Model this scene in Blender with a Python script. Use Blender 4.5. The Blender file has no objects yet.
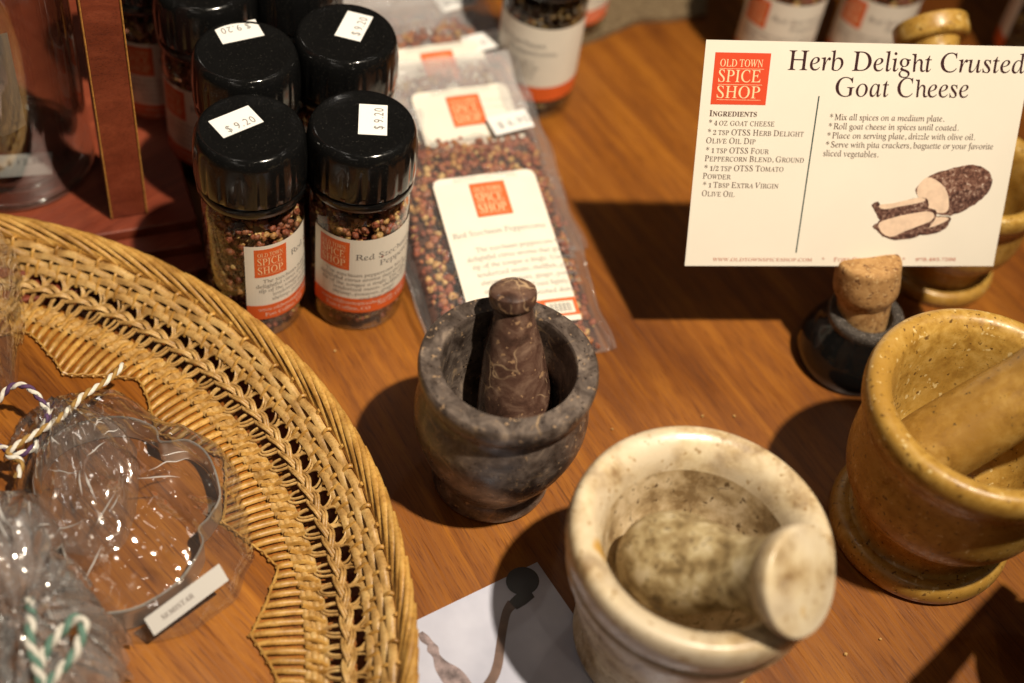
import bpy, math, random
from mathutils import Vector, Matrix, noise
R = math.radians
PI = math.pi
random.seed(7)
S = bpy.context.scene
COL = S.collection

# ------------------------------------------------------------------ camera
FPX, PITCH, ROLL, CAMH = 1385.41, 0.8618, 0.1708, 0.5476
CAMLOC = Vector((0, -CAMH / math.tan(PITCH), CAMH))
_fw = Vector((0, math.cos(PITCH), -math.sin(PITCH)))
_u0 = Vector((0, math.sin(PITCH), math.cos(PITCH)))
_rt = Vector((1, 0, 0)) * math.cos(ROLL) + _u0 * math.sin(ROLL)
_up = _u0 * math.cos(ROLL) - Vector((1, 0, 0)) * math.sin(ROLL)
cd = bpy.data.cameras.new('camera')
cam = bpy.data.objects.new('camera', cd)
COL.objects.link(cam)
cam.location = CAMLOC
cam.rotation_euler = Matrix((_rt, _up, -_fw)).transposed().to_euler()
cd.sensor_width = 36
cd.lens = FPX * 36 / 1024
cd.clip_start, cd.clip_end = 0.02, 50
cd.dof.use_dof = True
cd.dof.focus_distance = 0.64
cd.dof.aperture_fstop = 3.5
S.camera = cam

# ------------------------------------------------------------------ world, lamps, exposure
w = bpy.data.worlds.new('World')
S.world = w
w.use_nodes = True
bg = w.node_tree.nodes['Background']
bg.inputs[0].default_value = (1.0, 0.66, 0.42, 1)
bg.inputs[1].default_value = 0.016

def lamp(name, loc, target, power, size, colour, angle=70, blend=.35):
    d = bpy.data.lights.new(name, 'SPOT')
    d.energy, d.color, d.shadow_soft_size = power, colour, size
    d.spot_size, d.spot_blend = R(angle), blend
    o = bpy.data.objects.new(name, d)
    COL.objects.link(o)
    o.location = loc
    o.rotation_euler = (Vector(target) - Vector(loc)).to_track_quat('-Z', 'Y').to_euler()
    return o
AIM = Vector((0.03, 0.0, 0.0))
KEY = Vector((0.435, -0.33, 1.46))
lamp('shop_spot_lamp', KEY, Vector((-.08, .11, 0)), 162, 0.026, (1.0, 0.87, 0.69), 44, 1.0)
lamp('second_spot_lamp', Vector((.26, -.72, 1.46)), AIM, 2.5, 0.02, (1.0, 0.84, 0.62))
for dx, dy, pw in ((.75, .1, 1.5), (-.35, -.3, .7), (-.5, .25, .7), (.05, .5, .8), (-.9, -.1, .6)):
    lamp('sparkle_spot_lamp', AIM + Vector((dx, dy, 1.0)) * 1.5, AIM, pw, 0.02, (1.0, 0.92, 0.82))  # added weak spots, scattered to make the cellophane sparkle
def panel(name, loc, target, power, sx, sy, colour):
    d = bpy.data.lights.new(name, 'AREA')
    d.energy, d.color, d.shape, d.size, d.size_y = power, colour, 'RECTANGLE', sx, sy
    o = bpy.data.objects.new(name, d)
    COL.objects.link(o)
    o.location = loc
    o.rotation_euler = (Vector(target) - Vector(loc)).to_track_quat('-Z', 'Y').to_euler()
    return o
panel('shop_window_light', (-.35, -2.3, 1.15), AIM, .7, .8, .5, (1.0, .88, .74))
panel('reflection_panel_light', (-.45, .12, 1.55), AIM, .55, .22, .15, (1.0, .9, .78))  # three added panels, unseen, placed for bright reflections on the cellophane
panel('reflection_panel_light', (-1.1, .7, 1.1), AIM, .55, .22, .15, (1.0, .9, .78))
panel('reflection_panel_light', (-.55, -1.25, 1.25), AIM, .55, .22, .15, (1.0, .9, .78))
S.view_settings.view_transform = 'Standard'
S.view_settings.look = 'None'
S.view_settings.exposure = 0.0
S.view_settings.gamma = 1.0
S.cycles.max_bounces = 14
S.cycles.transparent_max_bounces = 24
S.cycles.caustics_reflective = False
S.cycles.caustics_refractive = False
S.cycles.sample_clamp_indirect = 4.0

def ray(x, y):
    return _fw + _rt * ((x - 512) / FPX) - _up * ((y - 341.5) / FPX)
def at(x, y, z=0.0):
    d = ray(x, y)
    return CAMLOC + d * ((z - CAMLOC.z) / d.z)

# ------------------------------------------------------------------ mesh helpers
class MB:
    def __init__(s):
        s.v, s.f, s.m = [], [], []
    def add(s, verts, faces, mat=0):
        b = len(s.v)
        s.v.extend(verts)
        for f in faces:
            s.f.append([b + i for i in f])
            s.m.append(mat)
    def grid(s, fn, nu, nv, mat=0, closed_u=False, closed_v=False):
        vs = [fn(i / nu, j / nv) for i in range(nu + (not closed_u)) for j in range(nv + (not closed_v))]
        W = nv + (not closed_v)
        U = nu + (not closed_u)
        fs = []
        for i in range(nu):
            for j in range(nv):
                a, b = i, (i + 1) % U
                c, d = j, (j + 1) % W
                fs.append((a * W + c, b * W + c, b * W + d, a * W + d))
        s.add(vs, fs, mat)
    def lathe(s, prof, n=64, mat=0, wob=None, M=None):
        vs, fs = [], []
        k = len(prof)
        for i in range(n):
            a = 2 * PI * i / n
            for r, z in prof:
                if wob:
                    r = r * wob(a, z)
                p = Vector((r * math.cos(a), r * math.sin(a), z))
                vs.append(M @ p if M else p)
        for i in range(n):
            j = (i + 1) % n
            for q in range(k - 1):
                if prof[q][0] < 1e-7 and prof[q + 1][0] < 1e-7:
                    continue
                fs.append((i * k + q, j * k + q, j * k + q + 1, i * k + q + 1))
        s.add(vs, fs, mat)
    def tube(s, pts, r, n=6, mat=0, closed=False, flat=1.0, up=Vector((0, 0, 1))):
        pts = [Vector(p) for p in pts]
        N = len(pts)
        vs, fs = [], []
        for i, p in enumerate(pts):
            if closed:
                t = pts[(i + 1) % N] - pts[i - 1]
            else:
                t = pts[min(i + 1, N - 1)] - pts[max(i - 1, 0)]
            if t.length < 1e-9:
                t = Vector((1, 0, 0))
            t.normalize()
            sd = t.cross(up)
            if sd.length < 1e-4:
                sd = t.cross(Vector((1, 0, 0)))
            sd.normalize()
            u = sd.cross(t)
            rr = r(i / max(1, N - 1)) if callable(r) else r
            for k in range(n):
                a = 2 * PI * k / n
                vs.append(p + sd * (math.cos(a) * rr) + u * (math.sin(a) * rr * flat))
        for i in range(N if closed else N - 1):
            j = (i + 1) % N
            for k in range(n):
                l = (k + 1) % n
                fs.append((i * n + k, i * n + l, j * n + l, j * n + k))
        if not closed:
            fs.append(tuple(range(n - 1, -1, -1)))
            fs.append(tuple((N - 1) * n + k for k in range(n)))
        s.add(vs, fs, mat)
    def box(s, x0, x1, y0, y1, z0, z1, mat=0, M=None):
        vs = [Vector((x, y, z)) for x in (x0, x1) for y in (y0, y1) for z in (z0, z1)]
        if M:
            vs = [M @ v for v in vs]
        s.add(vs, [(0, 1, 3, 2), (4, 6, 7, 5), (0, 4, 5, 1), (2, 3, 7, 6), (0, 2, 6, 4), (1, 5, 7, 3)], mat)
    def build(s, name, mats, parent=None, smooth=None, bevel=0, loc=None):
        me = bpy.data.meshes.new(name)
        me.from_pydata([tuple(v) for v in s.v], [], s.f)
        if not isinstance(mats, (list, tuple)):
            mats = [mats]
        for m in mats:
            me.materials.append(m)
        me.polygons.foreach_set('material_index', s.m)
        if smooth:
            me.shade_smooth()
            me.set_sharp_from_angle(angle=R(smooth))
        me.update()
        o = bpy.data.objects.new(name, me)
        COL.objects.link(o)
        if parent:
            o.parent = parent
        if loc is not None:
            o.location = loc
        if bevel:
            b = o.modifiers.new('bevel', 'BEVEL')
            b.width, b.segments, b.limit_method = bevel, 3, 'ANGLE'
        return o

def tag(o, label=None, cat=None, group=None, kind=None):
    for k, v in (('label', label), ('category', cat), ('group', group), ('kind', kind)):
        if v:
            o[k] = v
    return o
def empty(name, loc, label, cat, group=None, rz=0):
    o = bpy.data.objects.new(name, None)
    COL.objects.link(o)
    o.location = loc
    o.rotation_euler = (0, 0, rz)
    o.empty_display_size = 0.02
    return tag(o, label, cat, group)
def copy_tree(o, parent=None):
    c = o.copy()
    COL.objects.link(c)
    c.parent = parent
    for ch in [q for q in bpy.data.objects if q.parent == o]:
        copy_tree(ch, c)
    return c
def spline(pts, n=8, closed=False):
    pts = [Vector(p) for p in pts]
    N = len(pts)
    out = []
    for i in range(N if closed else N - 1):
        if closed:
            p0, p1, p2, p3 = pts[i - 1], pts[i], pts[(i + 1) % N], pts[(i + 2) % N]
        else:
            p0, p1, p2, p3 = pts[max(i - 1, 0)], pts[i], pts[i + 1], pts[min(i + 2, N - 1)]
        for k in range(n):
            t = k / n
            out.append(0.5 * ((2 * p1) + (p2 - p0) * t + (2 * p0 - 5 * p1 + 4 * p2 - p3) * t * t + (3 * p1 - p0 - 3 * p2 + p3) * t ** 3))
    if not closed:
        out.append(pts[-1])
    return out

# ------------------------------------------------------------------ lettering (built-in font, one small mesh per glyph)
GL = {}
def code(c, st):
    if c.isdigit():
        return c if st == 'S' else chr(0x1D7CE + ord(c) - 48)
    if st in 'RI' and c == 'h':
        return '\u210e'
    if 'A' <= c <= 'Z':
        return {'S': c, 'B': chr(0x1D400 + ord(c) - 65)}.get(st, chr(0x1D434 + ord(c) - 65))
    if 'a' <= c <= 'z':
        return {'S': c, 'B': chr(0x1D41A + ord(c) - 97)}.get(st, chr(0x1D44E + ord(c) - 97))
    return c
def text_mesh(body, off=0.0):
    cu = bpy.data.curves.new('t', 'FONT')
    cu.body, cu.resolution_u, cu.offset = body, 3, off
    o = bpy.data.objects.new('t', cu)
    COL.objects.link(o)
    dg = bpy.context.evaluated_depsgraph_get()
    me = bpy.data.meshes.new_from_object(o.evaluated_get(dg))
    v = [(p.co.x, p.co.y) for p in me.vertices]
    f = [tuple(p.vertices) for p in me.polygons]
    bpy.data.objects.remove(o)
    bpy.data.meshes.remove(me)
    return v, f
def width(v):
    return max(p[0] for p in v) - min(p[0] for p in v) if v else 0
def glyph(c, st):
    if (c, st) not in GL:
        g = code(c, st)
        off = -0.006 if (st != 'S' and c.isdigit()) else 0
        v, f = text_mesh(g, off)
        if ('HH', st) not in GL:
            GL['HH', st] = width(text_mesh('HH')[0])
        adv = width(text_mesh('H' + g + 'H')[0]) - GL['HH', st]
        k = 0.84 if g == '\u210e' else 1.0
        sh = 0.265 if st == 'R' and c.isalpha() else 0
        v = [((x - sh * y) * k, y * k) for x, y in v]
        GL[c, st] = (v, f, adv * k)
    return GL[c, st]
def typeset(txt, st, smallcaps=False, gap=0.0):
    out, x = [], 0.0
    for c in txt:
        k = 1.0
        if c == ' ':
            x += 0.26
            continue
        if smallcaps and c.islower():
            c, k = c.upper(), 0.8
        elif smallcaps and c.isdigit():
            k = .8
        v, f, adv = glyph(c, st)
        out.append(([(x + a * k, b * k) for a, b in v], f))
        x += adv * k + gap
    return out, x
def write(mb, mat, fn, txt, st, x0, y0, size=None, width=None, smallcaps=False, gap=0.0, xscale=1.0, slope=0.0, align='l'):
    """lay a line of lettering: fn maps flat (x, y) to a 3-D point"""
    gs, w = typeset(txt, st, smallcaps, gap)
    if size is None:
        size = width / w
    elif width:
        xscale = width / (w * size)
    if align == 'c':
        x0 -= w * size * xscale / 2
    for v, f in gs:
        mb.add([fn(x0 + a * size * xscale, y0 + b * size + slope * a * size * xscale) for a, b in v], f, mat)
def quad(mb, mat, fn, x0, y0, x1, y1, n=1, m=1):
    mb.grid(lambda u, v: fn(x0 + (x1 - x0) * u, y0 + (y1 - y0) * v), n, m, mat)
def logo(mb, red, cream, fn, fn2, x0, y0, w, h, n=1):
    """square shop logo, lower left corner at x0, y0"""
    quad(mb, red, fn, x0, y0, x0 + w, y0 + h, n, n)
    write(mb, cream, fn2, 'OLD TOWN', 'R', x0 + .11 * w, y0 + .735 * h, size=.2 * h, width=.78 * w)
    write(mb, cream, fn2, 'SPICE', 'R', x0 + .10 * w, y0 + .44 * h, size=.335 * h, width=.79 * w)
    write(mb, cream, fn2, 'SHOP', 'R', x0 + .10 * w, y0 + .13 * h, size=.335 * h, width=.81 * w)
    for q in (.69, .385, .09):
        quad(mb, cream, fn2, x0 + .1 * w, y0 + q * h, x0 + .9 * w, y0 + (q + .007) * h, n)

# ------------------------------------------------------------------ materials
class NT:
    def __init__(s, name):
        s.mat = bpy.data.materials.new(name)
        s.mat.use_nodes = True
        s.t = s.mat.node_tree
        s.bsdf = s.t.nodes['Principled BSDF']
        s.out = s.t.nodes['Material Output']
    def n(s, typ, **kw):
        nd = s.t.nodes.new(typ)
        for k, v in kw.items():
            if k.startswith('i_'):
                key = k[2:]
                nd.inputs[int(key) if key.isdigit() else key.replace('_', ' ')].default_value = v
            else:
                setattr(nd, k, v)
        return nd
    def l(s, a, b):
        s.t.links.new(a, b)
    def coord(s, scale=(1, 1, 1), rot=(0, 0, 0), kind='Object'):
        tc = s.n('ShaderNodeTexCoord')
        mp = s.n('ShaderNodeMapping')
        mp.inputs['Rotation'].default_value = rot
        mp.inputs['Scale'].default_value = scale
        s.l(tc.outputs[kind], mp.inputs[0])
        return mp.outputs[0]
    def noise(s, vec, scale, detail=4, rough=.55, dist=0.0):
        nd = s.n('ShaderNodeTexNoise')
        nd.inputs['Scale'].default_value = scale
        nd.inputs['Detail'].default_value = detail
        nd.inputs['Roughness'].default_value = rough
        nd.inputs['Distortion'].default_value = dist
        s.l(vec, nd.inputs['Vector'])
        return nd.outputs['Fac']
    def ramp(s, fac, stops):
        r = s.n('ShaderNodeValToRGB')
        els = r.color_ramp.elements
        while len(els) < len(stops):
            els.new(0.5)
        for e, (p, c) in zip(els, stops):
            e.position = p
            e.color = c if len(c) == 4 else (*c, 1)
        s.l(fac, r.inputs[0])
        return r.outputs[0]
    def mix(s, fac, a, b, mode='MIX'):
        m = s.n('ShaderNodeMix', data_type='RGBA', blend_type=mode)
        for sock, v in ((m.inputs[0], fac), (m.inputs[6], a), (m.inputs[7], b)):
            if hasattr(v, 'is_output'):
                s.l(v, sock)
            else:
                sock.default_value = v if isinstance(v, float) else ((*v, 1) if len(v) == 3 else v)
        return m.outputs[2]
    def math(s, op, a, b=None):
        m = s.n('ShaderNodeMath', operation=op)
        for i, v in enumerate((a, b)):
            if v is None:
                continue
            if hasattr(v, 'is_output'):
                s.l(v, m.inputs[i])
            else:
                m.inputs[i].default_value = v
        return m.outputs[0]
    def bump(s, h, strength, dist):
        b = s.n('ShaderNodeBump')
        b.inputs['Strength'].default_value = strength
        b.inputs['Distance'].default_value = dist
        s.l(h, b.inputs['Height'])
        s.l(b.outputs[0], s.bsdf.inputs['Normal'])
        return b.outputs[0]
    def base(s, c):
        if hasattr(c, 'is_output'):
            s.l(c, s.bsdf.inputs['Base Color'])
        else:
            s.bsdf.inputs['Base Color'].default_value = (*c, 1)
    def set(s, **kw):
        for k, v in kw.items():
            s.bsdf.inputs[k.replace('_', ' ')].default_value = v

def plain(name, c, rough=.5, metal=0.0, spec=.5, var=0.0, scale=300):
    t = NT(name)
    if var:
        f = t.noise(t.coord(), scale, 5)
        t.base(t.ramp(f, [(.3, tuple(x * (1 - var) for x in c)), (.7, tuple(min(1, x * (1 + var)) for x in c))]))
    else:
        t.base(c)
    t.set(Roughness=rough, Metallic=metal)
    t.bsdf.inputs['Specular IOR Level'].default_value = spec
    return t.mat

def wood(name, dark, mid, light, rot, plank=0.0, seam_at=0.0, rough=.38, gscale=1.0, bumpy=.25):
    """grain along local X after the rotation"""
    t = NT(name)
    v = t.coord(rot=(0, 0, rot))
    sx = t.n('ShaderNodeSeparateXYZ')
    t.l(v, sx.inputs[0])
    def stretched(a, b, off=None):
        cb = t.n('ShaderNodeCombineXYZ')
        t.l(t.math('MULTIPLY', sx.outputs[0], a), cb.inputs[0])
        t.l(t.math('MULTIPLY', sx.outputs[1], b), cb.inputs[1])
        t.l(t.math('MULTIPLY', sx.outputs[2], b), cb.inputs[2])
        if off is not None:
            ad = t.n('ShaderNodeVectorMath', operation='ADD')
            t.l(cb.outputs[0], ad.inputs[0])
            cc = t.n('ShaderNodeCombineXYZ')
            t.l(off, cc.inputs[0]); t.l(off, cc.inputs[1]); t.l(off, cc.inputs[2])
            t.l(cc.outputs[0], ad.inputs[1])
            return ad.outputs[0]
        return cb.outputs[0]
    off = None
    if plank:
        pi = t.math('FLOOR', t.math('DIVIDE', t.math('SUBTRACT', sx.outputs[1], seam_at), plank))
        wn = t.n('ShaderNodeTexWhiteNoise', noise_dimensions='1D')
        t.l(t.math('ADD', pi, 3.3), wn.inputs['W'])
        off = t.math('MULTIPLY', wn.outputs['Value'], 30.0)
    g = gscale
    n1 = t.noise(stretched(5 * g, 68 * g, off), 1.0, 8, .72, .9)          # broad figure
    n2 = t.noise(stretched(26 * g, 760 * g, off), 1.0, 4, .65, .2)       # fibre
    n3 = t.noise(stretched(70 * g, 1300 * g, off), 1.0, 2, .5)            # pores
    n4 = t.noise(stretched(7 * g, 9 * g, off), 1.0, 3, .5)               # clouds
    c = t.ramp(n1, [(.32, dark), (.49, mid), (.68, light)])
    c = t.mix(.5, c, t.ramp(n2, [(.3, (.7, .64, .58)), (.55, (1, 1, 1)), (.75, (1.1, 1.08, 1.03))]), 'MULTIPLY')
    c = t.mix(.75, c, t.ramp(n3, [(.34, (.5, .42, .35)), (.42, (1, 1, 1))]), 'MULTIPLY')
    c = t.mix(.8, c, t.ramp(n4, [(.32, (.55, .46, .4)), (.5, (.92, .89, .86)), (.68, (1.2, 1.24, 1.2))]), 'MULTIPLY')
    if plank:
        tone = t.math('ADD', t.math('MULTIPLY', pi, PLANK_STEP), t.math('MULTIPLY', wn.outputs['Value'], .25))
        c = t.mix(1.0, c, t.ramp(t.math('ADD', tone, .55), [(0, (.6, .46, .42)), (.5, (.86, .8, .74)), (1, (1.14, 1.25, 1.1))]), 'MULTIPLY')
        fr = t.math('FRACT', t.math('DIVIDE', t.math('SUBTRACT', sx.outputs[1], seam_at), plank))
        d = t.math('MULTIPLY', t.math('MINIMUM', fr, t.math('SUBTRACT', 1.0, fr)), plank)
        c = t.mix(.75, c, t.ramp(t.math('MULTIPLY', d, 1000.0), [(.15, (.3, .25, .2)), (.6, (1, 1, 1))]), 'MULTIPLY')
    t.base(c)
    rr = t.ramp(n2, [(.3, (rough + .15,) * 3), (.7, (rough - .05,) * 3)])
    t.l(rr, t.bsdf.inputs['Roughness'])
    t.bump(t.math('ADD', t.math('MULTIPLY', n2, .6), t.math('MULTIPLY', n3, .5)), bumpy, .0006)
    return t.mat

GRAIN = (at(442, 314) - at(408, 264)).normalized()
ACROSS = Vector((-GRAIN.y, GRAIN.x, 0))
GA = -math.atan2(GRAIN.y, GRAIN.x)   # turns object space so that X runs along the table's grain
seam0 = at(408, 264).dot(ACROSS)
PLANK_STEP = .2 if ACROSS.x < 0 else -.2     # boards run redder towards the right
M_table = wood('table_wood', (.145, .043, .0075), (.23, .073, .0095), (.34, .122, .0155), GA, plank=.3, seam_at=seam0)
M_tray_wood = wood('tray_base_wood', (.12, .034, .006), (.28, .094, .012), (.44, .17, .022), R(38), rough=.36, gscale=.8)
M_red_wood = wood('red_stained_wood', (.15, .028, .012), (.21, .042, .018), (.28, .065, .03), R(-27), rough=.4, gscale=1.3, bumpy=.15)
M_gilt = plain('worn_gilt_edge', (.42, .2, .045), .5, var=.4, scale=900)

def stone(name, ramp, scale, vein=None, speck=None, rough=.25, cloud=None, vscale=28.0, swirl=.8):
    t = NT(name)
    v = t.coord()
    f = t.noise(v, scale, 8, .65, swirl)
    c = t.ramp(f, ramp)
    if cloud:
        c = t.mix(t.ramp(t.noise(v, cloud[0], 4, .55, .5), [(.42, (0, 0, 0)), (.62, (1, 1, 1))]), c, cloud[1])
    if vein:
        nz = t.n('ShaderNodeTexNoise')
        nz.inputs['Scale'].default_value = 45
        t.l(v, nz.inputs['Vector'])
        ad = t.mix(.035, v, nz.outputs['Color'], 'ADD')
        vo = t.n('ShaderNodeTexVoronoi', feature='DISTANCE_TO_EDGE')
        vo.inputs['Scale'].default_value = vscale
        t.l(ad, vo.inputs['Vector'])
        m = t.ramp(vo.outputs['Distance'], [(.0, (1, 1, 1)), (.035, (0, 0, 0))])
        m2 = t.ramp(t.noise(v, 55, 3), [(.5, (0, 0, 0)), (.66, (1, 1, 1))])
        c = t.mix(t.math('MULTIPLY', m, m2), c, vein)
    if speck:
        for sc, th, col in speck:
            c = t.mix(t.ramp(t.noise(v, sc, 2, .5), [(th, (0, 0, 0)), (th + .05, (1, 1, 1))]), c, col)
    t.base(c)
    t.l(t.ramp(t.noise(v, scale * 2.5, 5), [(.35, (rough - .06,) * 3), (.7, (rough + .2,) * 3)]), t.bsdf.inputs['Roughness'])
    t.bump(t.noise(v, 500, 4), .12, .0005)
    return t.mat
M_dark_stone = stone('dark_brown_marble', [(.33, (.026, .018, .014)), (.47, (.07, .052, .043)), (.58, (.13, .1, .082)), (.7, (.25, .19, .145))], 95, (.42, .28, .15), [(380, .655, (.3, .2, .12)), (700, .64, (.02, .013, .01))], .3)
M_dark_pestle = stone('rust_brown_marble', [(.35, (.035, .018, .013)), (.48, (.085, .043, .03)), (.6, (.16, .095, .066)), (.7, (.25, .16, .11))], 80, (.5, .34, .2), [(300, .64, (.3, .18, .1))], .24, vscale=55.0)
M_grey_worn = plain('ground_grey_stone', (.17, .145, .13), .6, var=.3, scale=200)
M_white_stone = stone('cream_white_marble', [(.37, (.25, .155, .07)), (.47, (.45, .325, .175)), (.56, (.6, .475, .29)), (.68, (.71, .6, .4))], 75, None, [(300, .64, (.36, .24, .12)), (38, .68, (.52, .3, .07))], .27, (24, (.64, .54, .39)), swirl=.2)
M_white_inner = stone('stained_cream_marble', [(.37, (.24, .155, .07)), (.47, (.45, .33, .18)), (.58, (.64, .51, .33))], 62, (.05, .035, .025), [(240, .64, (.13, .08, .035))], .5, None, vscale=55.0, swirl=.2)
M_white_pestle = stone('mottled_olive_marble', [(.36, (.13, .085, .035)), (.45, (.3, .21, .095)), (.53, (.46, .36, .19)), (.63, (.62, .52, .34))], 110, None, [(420, .62, (.14, .09, .04))], .42, swirl=.2)
M_ochre = stone('ochre_marble', [(.34, (.29, .15, .026)), (.48, (.42, .24, .046)), (.64, (.54, .34, .09))], 150, None, [(420, .64, (.13, .065, .015)), (150, .68, (.16, .08, .02)), (280, .66, (.62, .46, .2))], .3, (16, (.37, .2, .037)), swirl=.15)
M_ochre_pestle = stone('ochre_marble_pestle', [(.34, (.24, .12, .022)), (.5, (.36, .195, .038)), (.64, (.47, .28, .07))], 130, None, [(380, .66, (.1, .06, .02))], .32, (18, (.31, .16, .03)), swirl=.15)
M_black_stone = plain('black_marble', (.005, .005, .005), .1)
M_black_lip = stone('speckled_black_rim', [(.3, (.02, .016, .013)), (.7, (.065, .055, .047))], 400, None, [(1500, .62, (.32, .28, .25))], .35)
M_cork = stone('cork', [(.3, (.22, .105, .03)), (.5, (.38, .205, .07)), (.7, (.5, .3, .12))], 160, None, [(420, .61, (.16, .07, .022)), (150, .64, (.24, .12, .04)), (700, .62, (.55, .36, .16))], .75)

M_black = NT('glossy_black_plastic'); M_black.base((.006, .006, .006)); M_black.set(Roughness=.11)
_v = M_black.coord()
M_black.base(M_black.mix(M_black.ramp(M_black.noise(_v, 1500, 2), [(.66, (0, 0, 0)), (.7, (1, 1, 1))]), (.005, .005, .005), (.035, .032, .028)))
M_black.l(M_black.ramp(M_black.noise(_v, 120, 5, .7), [(.4, (.08, .08, .08)), (.62, (.26, .26, .26))]), M_black.bsdf.inputs['Roughness'])
M_black.bump(M_black.noise(_v, 900, 3), .05, .0003); M_black = M_black.mat
M_paper = plain('cream_label_paper', (.76, .71, .61), .45, var=.03, scale=60)
M_card = plain('cream_card_stock', (.74, .685, .585), .5, var=.025, scale=25)
M_white_paper = plain('white_sticker_paper', (.8, .79, .77), .5)
M_orange = plain('orange_print', (.68, .115, .022), .45, var=.06, scale=90)
M_red = plain('red_print', (.62, .06, .018), .5)
M_cream_ink = plain('cream_print', (.85, .62, .36), .5)
M_ink = plain('dark_ink', (.035, .018, .016), .5)
M_title = plain('maroon_ink', (.035, .007, .009), .5)
M_brown_ink = plain('brown_ink', (.085, .045, .035), .5)
M_teal = plain('teal_black_ink', (.008, .045, .04), .5)
M_red_ink = plain('red_brown_ink', (.45, .13, .08), .5)
M_grey_ink = plain('grey_ink', (.2, .19, .18), .5)

def clear(name, tint, rough=.03, lo=.05, power=3.0, bump=None, hi=1.0, haze=0.0):
    """thin clear sheet: see-through, glossy towards grazing angles"""
    t = NT(name)
    tr = t.n('ShaderNodeBsdfTransparent'); tr.inputs[0].default_value = (*tint, 1)
    gl = t.n('ShaderNodeBsdfGlossy'); gl.inputs['Roughness'].default_value = rough
    lw = t.n('ShaderNodeLayerWeight'); lw.inputs['Blend'].default_value = .5
    f = t.math('ADD', t.math('MULTIPLY', t.math('POWER', lw.outputs['Facing'], power), hi - lo), lo)
    mx = t.n('ShaderNodeMixShader')
    src = tr.outputs[0]
    if haze:
        df = t.n('ShaderNodeBsdfDiffuse'); df.inputs[0].default_value = (.85, .83, .82, 1)
        hz = t.n('ShaderNodeMixShader'); hz.inputs[0].default_value = haze
        t.l(tr.outputs[0], hz.inputs[1]); t.l(df.outputs[0], hz.inputs[2]); src = hz.outputs[0]
    t.l(f, mx.inputs[0]); t.l(src, mx.inputs[1]); t.l(gl.outputs[0], mx.inputs[2])
    t.l(mx.outputs[0], t.out.inputs[0])
    if bump:
        b = t.n('ShaderNodeBump'); b.inputs['Strength'].default_value = bump[1]; b.inputs['Distance'].default_value = bump[2]
        t.l(t.noise(t.coord(), bump[0], 3, .5, 1.0), b.inputs['Height'])
        t.l(b.outputs[0], gl.inputs['Normal']); t.l(b.outputs[0], lw.inputs['Normal'])
    t.t.nodes.remove(t.bsdf)
    return t.mat
M_glass = clear('clear_jar_glass', (.93, .94, .92), .03, .05, 3.5)
M_glass2 = clear('thick_clear_glass', (.965, .97, .96), .04, .08, 1.7)
M_cello = clear('clear_cellophane', (.96, .955, .95), .075, .12, 1.7, (28, .3, .006), haze=.025)
M_fold_glint = plain('cellophane_fold_glint', (.62, .6, .58), .15)  # pale colour stands in for bright glints along the folds
def film(name='clear_pouch_film', haze=.06):
    t = NT(name)
    tr = t.n('ShaderNodeBsdfTransparent'); tr.inputs[0].default_value = (.97, .97, .97, 1)
    df = t.n('ShaderNodeBsdfDiffuse'); df.inputs[0].default_value = (.8, .78, .78, 1)
    gl = t.n('ShaderNodeBsdfGlossy'); gl.inputs['Roughness'].default_value = .12
    b = t.n('ShaderNodeBump'); b.inputs['Strength'].default_value = .5; b.inputs['Distance'].default_value = .003
    t.l(t.noise(t.coord(), 60, 3, .5, 1.5), b.inputs['Height']); t.l(b.outputs[0], gl.inputs['Normal'])
    a = t.n('ShaderNodeMixShader'); a.inputs[0].default_value = haze
    t.l(tr.outputs[0], a.inputs[1]); t.l(df.outputs[0], a.inputs[2])
    lw = t.n('ShaderNodeLayerWeight'); lw.inputs['Blend'].default_value = .5
    f = t.math('ADD', t.math('MULTIPLY', t.math('POWER', lw.outputs['Facing'], 3), .6), .06)
    m = t.n('ShaderNodeMixShader')
    t.l(f, m.inputs[0]); t.l(a.outputs[0], m.inputs[1]); t.l(gl.outputs[0], m.inputs[2])
    t.l(m.outputs[0], t.out.inputs[0]); t.t.nodes.remove(t.bsdf)
    return t.mat
M_film = film()
M_film_top = film('frosted_pouch_top', .3)

def peppers(name, stops):
    t = NT(name)
    g = t.n('ShaderNodeNewGeometry')
    c = t.ramp(g.outputs['Random Per Island'], stops)
    v = t.coord()
    c = t.mix(.8, c, t.ramp(t.noise(v, 700, 3), [(.3, (.45, .4, .38)), (.65, (1.2, 1.15, 1.1))]), 'MULTIPLY')
    t.base(c); t.set(Roughness=.5); t.bump(t.noise(v, 900, 3), .6, .001)
    return t.mat
M_pepper = peppers('szechuan_peppercorns', [(0, (.16, .04, .022)), (.22, (.28, .075, .035)), (.45, (.24, .085, .045)), (.62, (.34, .13, .05)), (.76, (.2, .055, .05)), (.88, (.42, .22, .07)), (1, (.6, .42, .17))])
M_pepper_dark = peppers('dark_peppercorns', [(0, (.03, .02, .012)), (.5, (.07, .045, .02)), (.85, (.16, .1, .03)), (1, (.4, .27, .08))])
M_pepper_red = peppers('red_szechuan_peppercorns', [(0, (.2, .045, .02)), (.22, (.36, .09, .035)), (.45, (.32, .11, .045)), (.62, (.45, .16, .05)), (.76, (.26, .06, .045)), (.88, (.52, .27, .08)), (1, (.66, .45, .18))])
M_husk = plain('pale_husk_lining', (.5, .31, .11), .5, var=.35, scale=400)
M_core = plain('packed_peppercorn_core', (.07, .025, .014), .8, var=.5, scale=500)

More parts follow.
